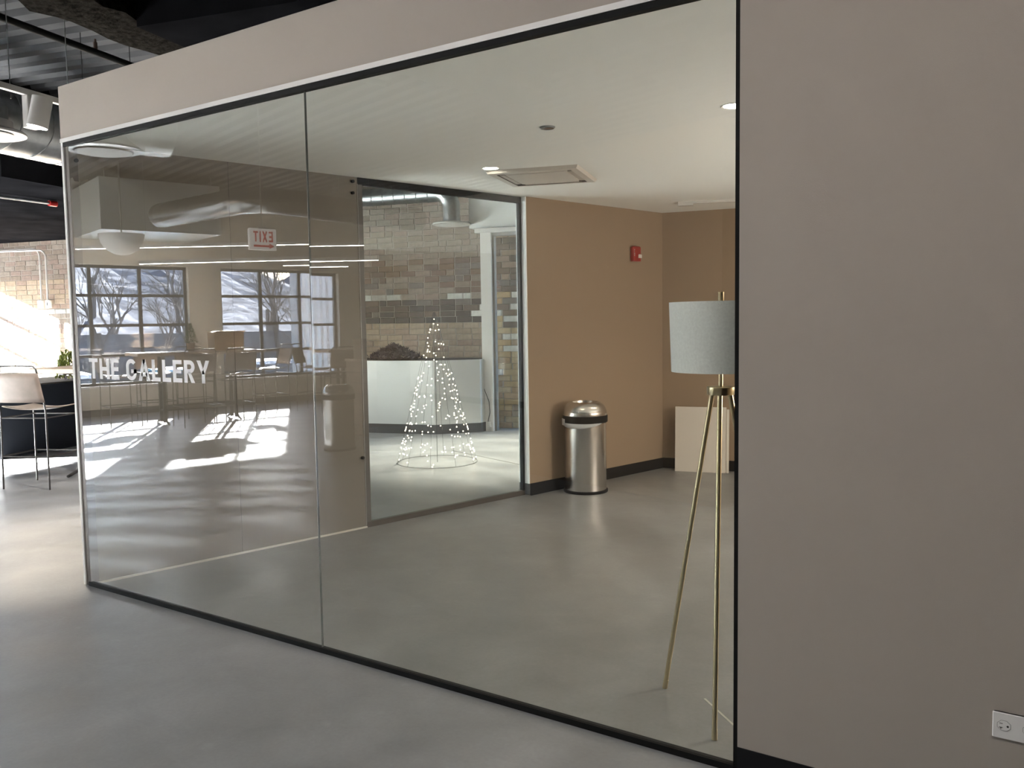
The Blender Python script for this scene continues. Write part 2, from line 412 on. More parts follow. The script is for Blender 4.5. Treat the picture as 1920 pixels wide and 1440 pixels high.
# tan partition behind the camera that darkens the glass
struct(em_box(MB(),-.95,1.30,-4.40,-4.22,0,3.0).build('wall_partition',M_tan))
# window-wall light switch
t=thing('light_switch','small white switch plate on the wall past the last reflected window','switch',EM(WE,wallM(5.27),1.48),A15,None)
MB().rbox(0,.008,-.04,.04,-.06,.06,.004).build('plate',M_pl,t); MB().box(.008,.014,-.012,.012,-.02,.02).build('rocker',M_pl,t)

# ------------------------------------------------------------------ the glass room
TH=1.3490762; D=Vector((math.cos(TH),math.sin(TH),0)); NI=Vector((D.y,-D.x,0))   # NI points into the room
ZC=2.485; ZT=2.465; XR=3.778
Cn=D*5.2704; TB=.19959; DB=Vector((math.cos(TB),math.sin(TB),0)); NB=Vector((-DB.y,DB.x,0))
def Lb(mb,s0,s1,n0,n1,z0,z1): return mb.obox((0,0,0),D,NI,Z,s0,s1,n0,n1,z0,z1)
wl=struct(Lb(MB(),.02,1.868,-.065,0,0,2.79).build('wall_inner',M_dkpaint))
for s,z in ((.035,2.39),(1.826,2.452),(1.823,2.373),(1.845,.511)):
    MB().tube([D*s+NI*.0+Z*z,D*s+NI*.018+Z*z],.011,12).build('standoff_knob',M_black,wl)
Lb(MB(),.9185,.9205,.0,.0012,0,ZC).build('panel_seam',M_joint,wl)
Lb(MB(),.03,1.868,.0,.010,0.001,.012).build('base_seal',mat('pale_seal',(.55,.53,.48),.5),wl)
struct(Lb(MB(),1.868,3.46,-.065,0,ZT,2.79).build('wall_inner',M_white))
struct(Lb(MB(),3.46,5.4,-.065,.055,0,2.79).build('wall_tan',M_tan))
struct(Lb(MB(),3.452,3.46,-.06,.055,0.1,ZC).build('trim_3',mat('jamb_white',(.86,.89,.91),.5)))
struct(Lb(MB(),3.449,3.46,-.06,.058,0.004,.1).build('baseboard_jamb',M_greybase))  # daylight on the black base put in as a grey colour
struct(Lb(MB(),3.462,5.28,.055,.066,0,.10).build('baseboard_tan',M_blackbase))
# fixed pane in the opening
wn=bpy.data.objects.new('window_6',None); COL.objects.link(wn); struct(wn)
Lb(MB(),1.90,3.445,-.012,-.002,.03,2.45).build('pane',M_glass,wn)
Lb(MB(),1.868,3.452,-.03,0.004,2.435,ZT+.02).build('head_channel',M_black,wn)
Lb(MB(),1.868,3.452,-.03,0.004,0,.040).build('sill_channel',mat('bronze_channel',(.06,.05,.042),.5),wn)
Lb(MB(),3.430,3.452,-.03,0.004,.04,2.44).build('jamb_channel',M_black,wn)
Lb(MB(),1.868,1.906,-.03,0.004,.04,2.44).build('jamb_channel',mat('grey_channel',(.09,.085,.078),.5),wn)
Lb(MB(),1.864,1.868,-.03,0.004,.02,2.44).build('edge_strip',mat('edge_metal',(.32,.31,.29),.4),wn)
# back wall and hidden side
struct(MB().obox(Cn,DB,NB,Z,-.02,5.2,0,.12,0,2.79).build('wall_inner_back',M_tan))
struct(MB().obox(Cn,DB,NB,Z,.06,5.0,-.011,0,0,.10).build('baseboard_inner_back',M_blackbase))
pe=Cn+DB*5.0
struct(MB().box(6.0,6.12,0,6.2,0,2.79).build('wall_inner_right',M_tan))
cp=[(0,0.02),(6.05,.02),(6.05,6.25),(Cn.x-.02,Cn.y+.03)]
struct(MB().prism(cp,ZC,2.79).build('ceiling',M_white))
# bulkhead above the glass, corner post, right wall
struct(MB().box(-.05,XR+.012,-.012,.05,2.507,2.79).build('wall_front',M_paint))
struct(MB().box(-.05,XR,-.018,.02,2.486,2.507).build('trim_4',M_trimwhite))
struct(MB().box(-.05,-.030,-.013,.05,0,2.487).build('trim_5',M_trimwhite))  # corner bead, its lit edge put in as white
struct(MB().box(-.030,.010,-.006,.05,0,2.487).build('trim_6',mat('shaded_drywall_end',(.11,.098,.085),.6)))  # drywall end, its shade put into the brown-grey colour
struct(MB().box(XR+.014,9,-.012,.10,.088,3.9).build('wall_right',M_paint))
struct(MB().box(XR+.014,9,-.016,.10,0,.088).build('baseboard_right',M_blackbase))
struct(MB().box(XR+.014,9,0.0,.10,0,3.9).build('wall_right',M_paint))
gw=bpy.data.objects.new('window_7',None); COL.objects.link(gw); struct(gw)
JX=1.880
MB().box(.006,JX-.0015,-.005,.005,.012,2.47).build('pane',M_glass,gw)
pr=MB().box(JX+.0015,XR-.002,-.005,.005,.012-1.23,2.47-1.23).build('pane',M_glass,gw,loc=(0,0,1.23)); pr.rotation_euler=(-.0022,0,0)
MB().box(JX-.0015,JX+.0015,-.005,.005,.014,2.46).build('glass_joint',mat('joint_seal',(.07,.08,.075),.3),gw)
MB().box(-.03,XR,-.014,.016,2.463,2.487).build('head_channel',M_black,gw)
MB().box(.0,XR,-.014,.014,0,.022).build('sill_channel',M_black,gw)
MB().box(XR,XR+.014,-.010,.014,0,3.0).build('end_channel',M_black,gw)

# ------------------------------------------------------------------ lettering
def stroke_letter(ch,h,t):
    """flat letter in x,z; returns (list of quads, width)"""
    Q=[]
    def seg(a,b,w=t):
        a=Vector((a[0],a[1]));b=Vector((b[0],b[1]));d=(b-a).normalized();n=Vector((-d.y,d.x))*w/2; Q.append([a+n,a-n,b-n,b+n])
    def rect(x0,x1,z0,z1): Q.append([Vector((x0,z1)),Vector((x0,z0)),Vector((x1,z0)),Vector((x1,z1))])
    def arc(cx,cz,rx,rz,a0,a1,k=14):
        for i in range(k):
            u0=math.radians(a0+(a1-a0)*i/k);u1=math.radians(a0+(a1-a0)*(i+1)/k)
            o=[Vector((cx+rx*math.cos(u),cz+rz*math.sin(u))) for u in (u0,u1)]; n=[Vector((cx+(rx-t)*math.cos(u),cz+(rz-t)*math.sin(u))) for u in (u0,u1)]
            Q.append([o[0],n[0],n[1],o[1]])
    w=h*.62
    if ch=='T': rect(0,w,h-t,h); rect(w/2-t/2,w/2+t/2,0,h-t)
    elif ch=='H': w=h*.68; rect(0,t,0,h); rect(w-t,w,0,h); rect(t,w-t,h/2-t/2,h/2+t/2)
    elif ch=='E': w=h*.54; rect(0,t,0,h); rect(t,w,h-t,h); rect(t,w,0,t); rect(t,w*.92,h/2-t/2,h/2+t/2)
    elif ch=='L': w=h*.52; rect(0,t,0,h); rect(t,w,0,t)
    elif ch=='I': w=t; rect(0,t,0,h)
    elif ch=='A':
        w=h*.74
        Q.append([Vector((0,0)),Vector((t*1.06,0)),Vector((w/2+t*.53,h)),Vector((w/2-t*.53,h))]); Q.append([Vector((w-t*1.06,0)),Vector((w,0)),Vector((w/2+t*.53,h)),Vector((w/2-t*.53,h))])
        rect(w*.24,w*.76,h*.2,h*.2+t*.9)
    elif ch=='Y':
        w=h*.72
        Q.append([Vector((0,h)),Vector((w/2-t/2,h*.40)),Vector((w/2+t/2,h*.40)),Vector((t*1.12,h))]); Q.append([Vector((w,h)),Vector((w-t*1.12,h)),Vector((w/2-t/2,h*.40)),Vector((w/2+t/2,h*.40))]); rect(w/2-t/2,w/2+t/2,0,h*.42)
    elif ch=='X':
        w=h*.66; seg((t*.5,0),(w-t*.5,h)); seg((w-t*.5,0),(t*.5,h))
    elif ch=='R':
        w=h*.62; rect(0,t,0,h); r=h*.29; rect(t,w-r,h-t,h); rect(t,w-r,h-2*r,h-2*r+t); arc(w-r,h-r,r,r,-90,90); Q.append([Vector((w-t*1.15,0)),Vector((w,0)),Vector((w*.62,h*.46)),Vector((w*.34,h*.46))])
    elif ch=='G':
        w=h*.68; rx=w/2; rt=h*.34
        arc(rx,h-rt,rx,rt,32,180); arc(rx,rt,rx,rt,180,360); rect(0,t,rt,h-rt); rect(w-t,w,rt,h*.52); rect(w*.48,w,h*.52-t,h*.52)
    elif ch=='<': 
        w=h; 
    return Q,w
def letter_mesh(Q,place,thick):
    """place(x,z,depth)->3D"""
    mb=MB()
    for q in Q:
        a=sum((q[i].x*q[(i+1)%4].y-q[(i+1)%4].x*q[i].y) for i in range(4))
        if a<0: q=q[::-1]
        mb.quadbox([place(p.x,p.y,0) for p in q]+[place(p.x,p.y,thick) for p in q])
    return mb
M_vinyl=mat('white_vinyl',(.80,.80,.82),.6)
lt=thing('vinyl_lettering','white vinyl THE GALLERY lettering stuck on the left glass pane','lettering',(0,-.0055,0))
H_L=.112; x=0; adv=[]
for ch in 'THE GALLERY':
    if ch==' ': x+=H_L*.36; continue
    Q,wd=stroke_letter(ch,H_L,H_L*.185); adv.append((x,Q)); x+=wd+H_L*.135
tot=x-H_L*.135; sc=(1.162-.108)/tot
for x0,Q in adv:
    letter_mesh(Q,lambda a,z,d,x0=x0:(.108+(x0+a)*sc,-d,1.187+z),.0008).build('letter',M_vinyl,lt)

# ------------------------------------------------------------------ glass room contents
# trash cans
def trash_can(label,loc,rz,cat='trash can',group='steel bullet bins'):
    t=thing('trash_can',label,cat,loc,rz,group)
    MB().lathe([(.178,.018),(.178,.600)],48).build('body',M_steel,t,True)
    MB().lathe([(.188,0),(.190,.004),(.190,.020),(.180,.024),(.178,.018)],48).build('base_ring',M_blackbase,t,True)
    MB().lathe([(.186,.598),(.192,.604),(.192,.655),(.186,.660),(.180,.655),(.180,.600)],48,close=True).build('band',M_black,t,True)
    lid=[(.186,.656),(.187,.672),(.182,.700),(.170,.728),(.150,.752),(.125,.768),(.112,.773),(.106,.772),(.104,.760),(.100,.70)]
    MB().lathe(lid+[(.0,.70)],48).build('lid',M_steel,t,True)
    return t
M_liner=mat('bin_liner',(.55,.56,.57),.35)
tc1=trash_can('steel bullet trash can with black band and grey liner inside the glass room',(1.125,3.765,0),math.radians(-100))
# liner edge hanging out under the band, towards the viewer
def liner(u,v):
    a=math.radians(-75+170*u); r=.181+.006*math.sin(v*math.pi)
    drop=.055*max(0,math.sin(u*math.pi))**.6
    return Vector((r*math.cos(a),r*math.sin(a),.612-v*drop))
solid(MB().grid(liner,24,5).build('liner',M_liner,tc1,True),.003)
lf=MB().grid(lambda u,v:Vector((.196*math.cos(math.radians(-48+26*u)),.196*math.sin(math.radians(-48+26*u)),.632-.055*v)),8,3).build('liner_flap',M_liner,tc1,True); solid(lf,.003)
tc2=trash_can('steel bullet trash can mirrored in the glass beside the plank stand',V(-2.66,4.60),0)

# floor lamp
lamp=thing('floor_lamp','brass tripod floor lamp with white drum shade at the right end of the glass','floor lamp',(3.58,.40,0))
feet=[(3.33,.46),(3.65,.16),(3.77,.585)]
for fx,fy in feet:
    a=Vector((fx-3.58,fy-.40,0)); top=a.normalized()*.036+Z*1.192
    l=MB().tube([a+Z*.004,top],.0095,12).build('leg',M_brass,lamp,True)
    MB().tube([a+Z*0,a+(top-a)*.03],.0105,12).build('foot_cap',M_brass,l,True)
MB().lathe([(.0,1.188),(.049,1.188),(.050,1.190),(.050,1.216),(.048,1.218),(.0,1.218)],40).build('hub',M_brass,lamp,True)
MB().tube([(0,0,1.21),(0,0,1.53)],.008,12).build('stem',M_brass,lamp,True)
MB().lathe([(.175,1.274),(.178,1.274),(.186,1.527),(.183,1.527)],64,close=True).build('lamp_shade',M_shade,lamp,True)
sp=MB()
for k in range(3): sp.tube([(0,0,1.515),(.183*math.cos(k*2.094),.183*math.sin(k*2.094),1.522)],.003,6)
sp.build('shade_spider',M_brass,lamp)
MB().lathe([(.0,1.520),(.011,1.520),(.011,1.562),(.0,1.562)],16).build('finial',M_brass,lamp,True)

# white panel leaning on the back wall
pb=Vector((1.40,5.03,0)); pd=(Vector((1.862,5.15,0))-pb); pl=pd.length; pd.normalize(); pn=Vector((-pd.y,pd.x,0))
lean=.035
t=tag(MB().quadbox([tuple(pb+pd*x+pn*y+Z*z) for x,y,z in ((0,0,0),(pl,0,0),(pl,.018,0),(0,.018,0),(0,lean,.62),(pl,lean,.62),(pl,lean+.018,.62),(0,lean+.018,.62))]).build('white_panel',mat('white_board',(.62,.58,.53),.6)),'blank white board leaning against the tan back wall behind the lamp','board')
pb2=pb+pd*(pl+.004)+pn*.01
tag(MB().quadbox([tuple(pb2+pd*x+pn*y+Z*z) for x,y,z in ((0,0,0),(.022,0,0),(.022,.018,0),(0,.018,0),(0,lean,.600),(.022,lean,.600),(.022,lean+.018,.600),(0,lean+.018,.600))]).build('board_edge',mat('cream_board',(.66,.63,.57),.6)),'narrow cream board standing just past the blank white board','board')

# fire alarm
t=thing('fire_alarm','red fire alarm with clear strobe on the tan wall','fire alarm',D*4.857+NI*.055+Z*2.074,TH)
MB().rbox(-.058,.058,-.045,0,-.070,.070,.010).build('body',M_red,t)
MB().rbox(.004,.050,-.062,-.044,-.040,-.004,.006).build('strobe_lens',mat('clear_lens',(.75,.70,.66),.15),t)
mbF=MB()
for k,ch in enumerate('FIRE'):
    Q=[]
    h=.012;tt=.0025;w_=.008;z0=.028-k*.017
    def rc(x0,x1,a,b): mbF.box(-.046+x0,-.046+x1,-.0462,-.044,z0+a,z0+b)
    rc(0,tt,0,h)
    if ch in 'FE': rc(tt,w_,h-tt,h); rc(tt,w_*.8,h/2-tt/2,h/2+tt/2)
    if ch=='E': rc(tt,w_,0,tt)
    if ch=='R': rc(tt,w_,h-tt,h); rc(tt,w_,h/2-tt/2,h/2+tt/2); rc(w_-tt,w_,h/2,h); rc(w_*.6,w_,0,h/2)
mbF.build('lettering',M_pl,t)

# recessed downlights
def downlight(loc,label,power):
    t=thing('recessed_light',label,'ceiling light',loc,0,'recessed lights in the glass room ceiling')
    MB().lathe([(.048,.0),(.060,-.004),(.062,0)],32,close=True).build('trim_ring',M_whitemetal,t,True)
    MB().lathe([(.0,-.002),(.049,-.002),(.049,.0),(.0,.0)],32).build('lens',M_lens,t)
    spot('downlight',(loc[0],loc[1],loc[2]-.012),(loc[0],loc[1],0),power,115,.8,(1,.80,.58),.05)
downlight((1.345,2.12,ZC),'lit recessed light beside the air conditioner',18)
downlight((3.24,1.48,ZC),'lit recessed light by the dark strip at the end of the glass',15)
spot('downlight',(2.6,3.9,ZC-.02),(2.6,3.9,0),24,120,.8,(1,.78,.54),.05)
pl_=bpy.data.lights.new('room_fill','POINT'); pl_.energy=95; pl_.color=(1,.90,.79); pl_.shadow_soft_size=.15  # added unseen point light that warms the tan walls
po_=bpy.data.objects.new('room_fill',pl_); po_.location=(5.1,3.0,1.25); COL.objects.link(po_)
t=thing('sprinkler_cover','round chrome cover plate in the white ceiling','sprinkler',(2.29,1.31,ZC))
MB().lathe([(.0,-.008),(.034,-.008),(.040,-.004),(.040,0),(.0,0)],32).build('plate',mat('dull_chrome',(.35,.34,.33),.25,1),t,True)
MB().lathe([(.036,-.009),(.042,-.003),(.042,0),(.036,0)],32,close=True).build('rim',M_galv,t,True)
# cassette air conditioner
ac=thing('ceiling_air_conditioner','square white cassette air conditioner set in the ceiling','air conditioner',(1.473,2.575,ZC),.2953)
h=.32; mb=MB()
def ringf(mb,a,b,za,zb):
    i=len(mb.v)
    for q,z in ((a,za),(b,zb)): mb.v+=[(-q,-q,z),(q,-q,z),(q,q,z),(-q,q,z)]
    mb.f+=[(i+k,i+4+k,i+4+(k+1)%4,i+(k+1)%4) for k in range(4)]
ringf(mb,h,h-.012,0,-.022); ringf(mb,h-.012,h-.06,-.022,-.024)
mb.build('frame',mat('ac_plastic',(.60,.57,.53),.45),ac)
mb=MB(); ringf(mb,h-.06,h-.10,-.010,-.004); ringf(mb,h-.06,h-.0601,-.024,-.010); mb.build('air_slot',mat('slot_shadow',(.10,.085,.07),.6),ac)
for k in range(4):
    o=MB().box(-.20,.20,-(h-.064),-(h-.098),-.020,-.012).build('vane',mat('vane',(.50,.46,.42),.5),ac); o.rotation_euler=(0,0,k*math.pi/2)
MB().rbox(-(h-.10),h-.10,-(h-.10),h-.10,.0,.022,.01).build('intake_grille',mat('ac_panel',(.56,.53,.49),.5),ac).scale=(1,1,-1)
# track rail on the glass room ceiling
a=Vector((1.65,4.53,ZC)); b=Vector((2.9,5.0,ZC)); d=(b-a).normalized(); nn=Vector((-d.y,d.x,0))
t=thing('track_rail','white lighting track on the glass room ceiling near the back wall','track rail',a)
MB().obox((0,0,0),d,nn,Z,.12,1.3,-.016,.016,-.02,0).build('rail',M_whitemetal,t)
MB().obox((0,0,0),d,nn,Z,0,.13,-.03,.03,-.035,0).build('feed_box',M_whitemetal,t)

# power outlet on the right wall
t=thing('power_outlet','white double wall outlet low on the greige wall','outlet',(4.507,-.012,.318))
MB().rbox(0,.118,-.007,0,0,.072,.003).build('wall_plate',M_pl,t)
for k in range(2):
    cx=.028+k*.060
    f=MB(); pts=[(cx+.0165*math.cos(q),.036+.0145*math.sin(q)) for q in [math.radians(22.5+45*i) for i in range(8)]]
    f.v=[(p[0],-.0085,p[1]) for p in pts]+[(p[0],-.006,p[1]) for p in pts]; f.f=[tuple(range(8))]+[(i,i+8,(i+1)%8+8,(i+1)%8) for i in range(8)]
    rc=f.build('receptacle',M_pl,t)
    g_=MB(); g_.v=[(cx+(p[0]-cx)*1.07,-.0074,.036+(p[1]-.036)*1.07) for p in pts]; g_.f=[tuple(range(8))]; g_.build('gap_shadow',mat('gap_grey',(.16,.155,.15),.8),rc)
    s_=MB(); s_.box(cx-.011,cx-.003,-.0089,-.0084,.041,.0425); s_.box(cx-.011,cx-.003,-.0089,-.0084,.0300,.0315); s_.box(cx-.0078,cx-.0062,-.0089,-.0084,.0262,.0315); s_.tube([(cx+.009,-.0089,.0355),(cx+.009,-.008,.0355)],.0028,10)
    s_.build('slot',M_dark,rc)

# ------------------------------------------------------------------ hall beyond: planter, door, pillar, light tree
t=thing('planter_box','long white planter counter with grey base beneath the brick wall','planter')
poly=[(-3.36,5.76),(-2.40,6.05),(-2.00,6.52),(-2.03,6.86),(-3.9,6.36),(-7.0,5.5),(-6.9,4.86)]
def inset(poly,d):
    c=Vector((sum(p[0] for p in poly)/len(poly),sum(p[1] for p in poly)/len(poly))); return [tuple(Vector(p)+(c-Vector(p)).normalized()*d) for p in poly]
MB().prism(poly,.12,.965).build('body',mat('planter_white',(.68,.69,.68),.5),t)
MB().prism(inset(poly,-.006),0,.125).build('kick_base',M_greybase,t)
MB().prism(inset(poly,.05),.965,.972).build('soil',mat('soil',(.04,.03,.025),.95),t)
def clump(name,label,cat,loc,rx,ry,rz,n,mt,group=None,leaf=.05,rot=0,upright=0):
    mb=MB()
    for i in range(n):
        a=random.uniform(0,2*math.pi); r=math.sqrt(random.random()); zz=random.random()**.8
        k=math.sqrt(max(0,1-zz*zz)) if not upright else 1-zz*.5
        p=Vector((rx*r*math.cos(a)*max(.35,k),ry*r*math.sin(a)*max(.35,k),rz*zz*(1-.5*r*r)))
        d=Vector((random.uniform(-1,1),random.uniform(-1,1),random.uniform(-.2,1.2)+upright)).normalized(); s=d.cross(Vector((random.random()-.5,random.random()-.5,random.random()-.5))).normalized()
        l=leaf*random.uniform(.6,1.4); b0=len(mb.v); up=d.cross(s)*l*.12
        mb.v+=[tuple(p),tuple(p+d*l*.5+s*l*.22+up),tuple(p+d*l),tuple(p+d*l*.5-s*l*.22+up),tuple(p+d*l*.5-up*.5)]
        mb.f+=[(b0,b0+1,b0+4),(b0+1,b0+2,b0+4),(b0+2,b0+3,b0+4),(b0+3,b0,b0+4)]
    t=thing(name,label,cat,loc,rot,group)
    f=mb.build('foliage',mt,t); f['kind']='stuff'
    st=MB()
    for i in range(7):
        a=random.uniform(0,6.28); st.tube([(rx*.5*math.cos(a)*.4,ry*.5*math.sin(a)*.4,0),(rx*.6*math.cos(a),ry*.6*math.sin(a),rz*.7)],.004,5)
    st.build('stems',M_rod,t); return t
clump('dried_shrub','dark dried shrub on the white planter counter',"plant",(-3.05,6.03,.972),.40,.20,.20,1500,M_dried,leaf=.05,rot=A15)
# door with white frame, glass pane, brick pillar behind it
dr=bpy.data.objects.new('door_1',None); COL.objects.link(dr); struct(dr)
em_box(MB(),-.255,-.105,6.93,7.08,0,2.63).build('door_frame',M_trimwhite,dr)
em_box(MB(),-.32,1.4,6.90,7.08,2.63,2.685).build('door_head',M_trimwhite,dr)
em_box(MB(),-.105,-.075,6.97,7.05,0,2.60).build('door_stile',mat('grey_stile',(.2,.19,.18),.5),dr)
em_box(MB(),-.105,1.3,6.97,7.05,2.59,2.632).build('door_rail',mat('grey_rail',(.32,.31,.30),.5),dr)
em_box(MB(),-.075,1.3,7.005,7.015,.02,2.59).build('pane',M_wglass,dr)
tag(em_box(MB(),-.42,1.4,6.97,7.19,2.70,3.40).build('bulkhead_box',M_white),'white boxed bulkhead above the white door frame','bulkhead')
wp=struct(em_box(MB(),-.20,.14,7.305,7.9,0,DECK).build('pillar',M_mortar))
def pick_pil(E,z):
    r=random.random(); course=int(z/.081)
    if course in (20,18,15,13,22) and E>-.06 or course in (19,9) and E<0: return BR['paint'][0]
    if z>1.9: return random.choice(BR['brown'] if r<.6 else BR['buff'])  # browner towards the top: the pillar's dimmer upper part put into its bricks
    if z>1.3: return random.choice(BR['yellow'] if r<.55 else BR['brown'])
    return random.choice(BR['yellow'] if r<.8 else BR['buff'])
wall_bricks(wp,7.30,-.20,.145,0,2.75,pick_pil,lambda E,z:True)
def pick_side(E,z): return random.choice(BR['brown']+BR['buff']+(BR['paint'] if random.random()<.4 else []))
wall_bricks(wp,0,0,.55,0,2.75,pick_side,lambda E,z:False,xdir=m15,ydir=-e15,base=EM(.14,7.305))
# loose cable down the door frame
tag(MB().tube([EM(-.262,6.92,.95),EM(-.250,6.915,.62),EM(-.16,6.91,.40),EM(-.15,6.91,.25),EM(-.18,6.91,.13)],.004,6).build('loose_cable',M_black),'thin black cable hanging down the white door frame','cable')
tag(MB().rbox(-.02,.03,-.03,.0,0,.07,.008).build('junction_box',M_pl,None,False,EM(-.16,6.93,.06),A15),'small white box at the foot of the door frame','box')
# cone of string lights
lt_=thing('light_tree','cone tree of tiny warm string lights before the white planter','light tree',(-.97,4.33,0))
MB().tube([(.42*math.cos(a),.42*math.sin(a),.006) for a in [i*2*math.pi/32 for i in range(32)]],.0025,6,closed=True).build('base_ring',M_rod,lt_)
MB().tube([(0,0,0.0),(0,0,1.57)],.0025,6).build('pole',M_rod,lt_)
for k in range(10):
    a=k*2*math.pi/10+.2; MB().tube([(.42*math.cos(a),.42*math.sin(a),.006),(.01*math.cos(a),.01*math.sin(a),1.57)],.0013,5).build('strand',M_rod,lt_)
mb=MB()
for k in range(250):
    hgt=1.57*(1-math.sqrt(random.random()))*.98+.01; r=.42*(1-hgt/1.57); a=random.randrange(10)*2*math.pi/10+.2+random.uniform(-.12,.12)
    mb.ball((r*math.cos(a),r*math.sin(a),max(.012,hgt)),.0065,6,4)
o=mb.build('bulbs',M_bulb,lt_); o['kind']='stuff'
# branch duct and diffuser in front of the brick
def spiral_duct(name,label,path,r,mt=M_galv,ribs=.24,group=None,n=28):
    P=[Vector(p) for p in path]; t=thing(name,label,'duct',P[0],0,group); Q=[p-P[0] for p in P]
    MB().tube(Q,r,n).build('pipe',mt,t,True)
    acc=0; mb=MB(); k=0
    for i in range(len(Q)-1):
        d=Q[i+1]-Q[i]; L=d.length
        if L<.5: continue
        d.normalize(); s=ribs/2
        while s<L:
            c=Q[i]+d*s; u=d.cross(Z); u=u.normalized() if u.length>.1 else Vector((1,0,0)); vv=d.cross(u)
            ring=[c+d*(math.cos(q)*ribs*.22)+(u*math.cos(q)+vv*math.sin(q))*(r+.002) for q in [j*2*math.pi/24 for j in range(24)]]
            MB().tube(ring,.005,4,closed=True).build('seam_rib',mt,t); s+=ribs
    return t
def elbow(a,b,r,c,n=9):  # quarter bend around corner c between directions
    out=[]
    a=Vector(a);b=Vector(b);c=Vector(c); u=(a-c).normalized();v=(b-c).normalized(); o=c+u*r+v*r
    for i in range(n+1):
        q=math.pi/2*i/n; out.append(o-v*r*math.cos(q)-u*r*math.sin(q))
    return out
c0=EM(-.60,6.80,3.165)
path=[EM(-2.50,6.80,3.165)]+elbow(EM(-2,6.8,3.165),EM(-.6,6.8,2),.20,c0)+[EM(-.60,6.80,2.80)]
bd=spiral_duct('branch_duct','slim galvanised duct bending down before the brick wall',path,.113,ribs=.165)
def diffuser(label,loc,r,neck,h=.12,group='round air diffusers'):
    t=thing('air_diffuser',label,'diffuser',loc,0,group)
    MB().lathe([(neck+.03,h*.5),(neck+.03,h*.25),(r*.96,.03),(r,.02),(r,.006),(r*.93,.0),(neck*.9,.03)],40).build('flange',M_whitemetal,t,True)
    MB().lathe([(.0,-.004),(r*.62,-.004),(r*.70,.006),(r*.55,.02),(.0,.02)],40).build('cone_plate',M_whitemetal,t,True)
    MB().lathe([(neck,.0),(neck,h)],32).build('neck',M_galv,t,True); return t
diffuser('round white diffuser under the slim duct by the brick',EM(-.60,6.80,2.735),.255,.112,.10)

# ------------------------------------------------------------------ hall at the left: ducts, track, pipes, conduits
main_path=[EM(-2.9,-1.5,3.28),EM(-2.9,7.0,3.28)]
md=spiral_duct('main_duct','wide galvanised spiral duct running along the dark ceiling',[EM(-2.82,-1.55,3.29),EM(-2.82,6.55,3.29)],.29,ribs=.33)
diffuser('round diffuser on the wide duct behind the white track lamp',EM(-2.05,1.20,2.93),.29,.17,.22)
dd=thing('air_diffuser','large round diffuser mirrored near the left end of the glass','diffuser',V(-1.90,1.36,2.86),0,'round air diffusers')
MB().lathe([(.0,.0),(.205,.0),(.21,.006),(.0,.012)],48).build('cone_plate',mat('diffuser_white',(.82,.84,.84),.6),dd,True)
MB().lathe([(.225,.012),(.285,.020),(.29,.03),(.20,.10),(.16,.16),(.15,.16),(.19,.06)],48,close=True).build('flange',M_galv,dd,True)
MB().tube([(0,0,.14),(-.12,.06,.24),(-.32,.14,.30)],.15,24).build('neck',M_galv,dd,True)
tk=thing('ceiling_track','white lighting track hung left of the glass room','track rail',EM(-.80,-.6,2.95),A15)
MB().box(-.018,.018,-.4,2.6,-.02,.016).build('rail',M_whitemetal,tk)
for yy in (.0,1.4,2.4): MB().tube([(0,yy,.0),(0,yy,.86)],.003,6).build('hanger',M_galv,tk)
hd=thing('track_lamp','white cylinder track lamp with its lens lit','track lamp',EM(-.80,.50,2.93),A15)
MB().rbox(-.025,.025,-.045,.045,-.20,.0,.004).build('driver_box',M_whitemetal,hd)
lp=Vector((.075,-.005,-.115)); ax=Vector((-.18,-.12,-1)).normalized()
can=MB().tube([lp-ax*.10,lp-ax*.085,lp+ax*.085],.06,28); o=can.build('lamp_can',M_whitemetal,hd,True)
MB().tube([lp+ax*.0852,lp+ax*.088],.056,28).build('lens',M_spotlens,hd)
wp_=hd.matrix_basis
hpos=EM(-.80,.50,2.93)+Matrix.Rotation(A15,3,'Z')@(lp+ax*.10)
spot('track_spot',hpos,(-1.05,.35,0),270,62,.7,(1,.88,.70),.05)
hd2=copy_tree(hd,None,EM(-.80,1.75,2.93),A15,'added unseen track lamp, further along the track behind the bulkhead corner')
spot('track_spot',EM(-.86,1.70,2.72),(-2.9,1.5,0),230,85,.9,(1,.93,.85),.05)  # added with the unseen lamp above to brighten the floor at left
pp=thing('sprinkler_pipe','black sprinkler pipe crossing under the corrugated deck','pipe',EM(-1.445,-3,3.62),A15)
MB().tube([(0,0,0),(0,10,0)],.026,12).build('pipe',M_black,pp,True)
sp_=MB(); sp_.tube([(0,4.72,.02),(0,4.72,.075)],.016,10); sp_.tube([(0,4.72,.075),(0,4.72,.10)],.009,8)
sp_.build('sprinkler_head',mat('bronze_head',(.09,.06,.05),.5,.5),pp)
for E_,M_,z0 in ((-1.02,.55,2.95),(-1.62,1.75,3.0),(-1.48,2.12,2.9)):
    tag(MB().tube([EM(E_,M_,z0),EM(E_,M_,3.85)],.0035,6).build('hanger_wire',M_galv if E_>-1.3 else M_rod),{-1.02:'pale hanger wire nearest the track lamp',-1.62:'dark hanger wire crossing the sprinkler pipe',-1.48:'short hanger wire above the bulkhead corner'}[E_],'wire','ceiling hanger wires')
rp=thing('drop_pipe','grey sprinkler branch pipe with a red capped end','pipe',EM(-4.30,2.6,2.86),A15)
MB().tube([(0,0,0),(.12,1.15,0)],.016,8).build('pipe',M_galv,rp,True)
MB().tube([(.12,1.15,0),(.127,1.24,0)],.032,10).build('red_cap',M_red,rp,True)
cl=thing('ceiling_lamp','small lit lamp under the dark bulkhead at the far left','ceiling light',EM(-5.65,3.75,2.55),A15)
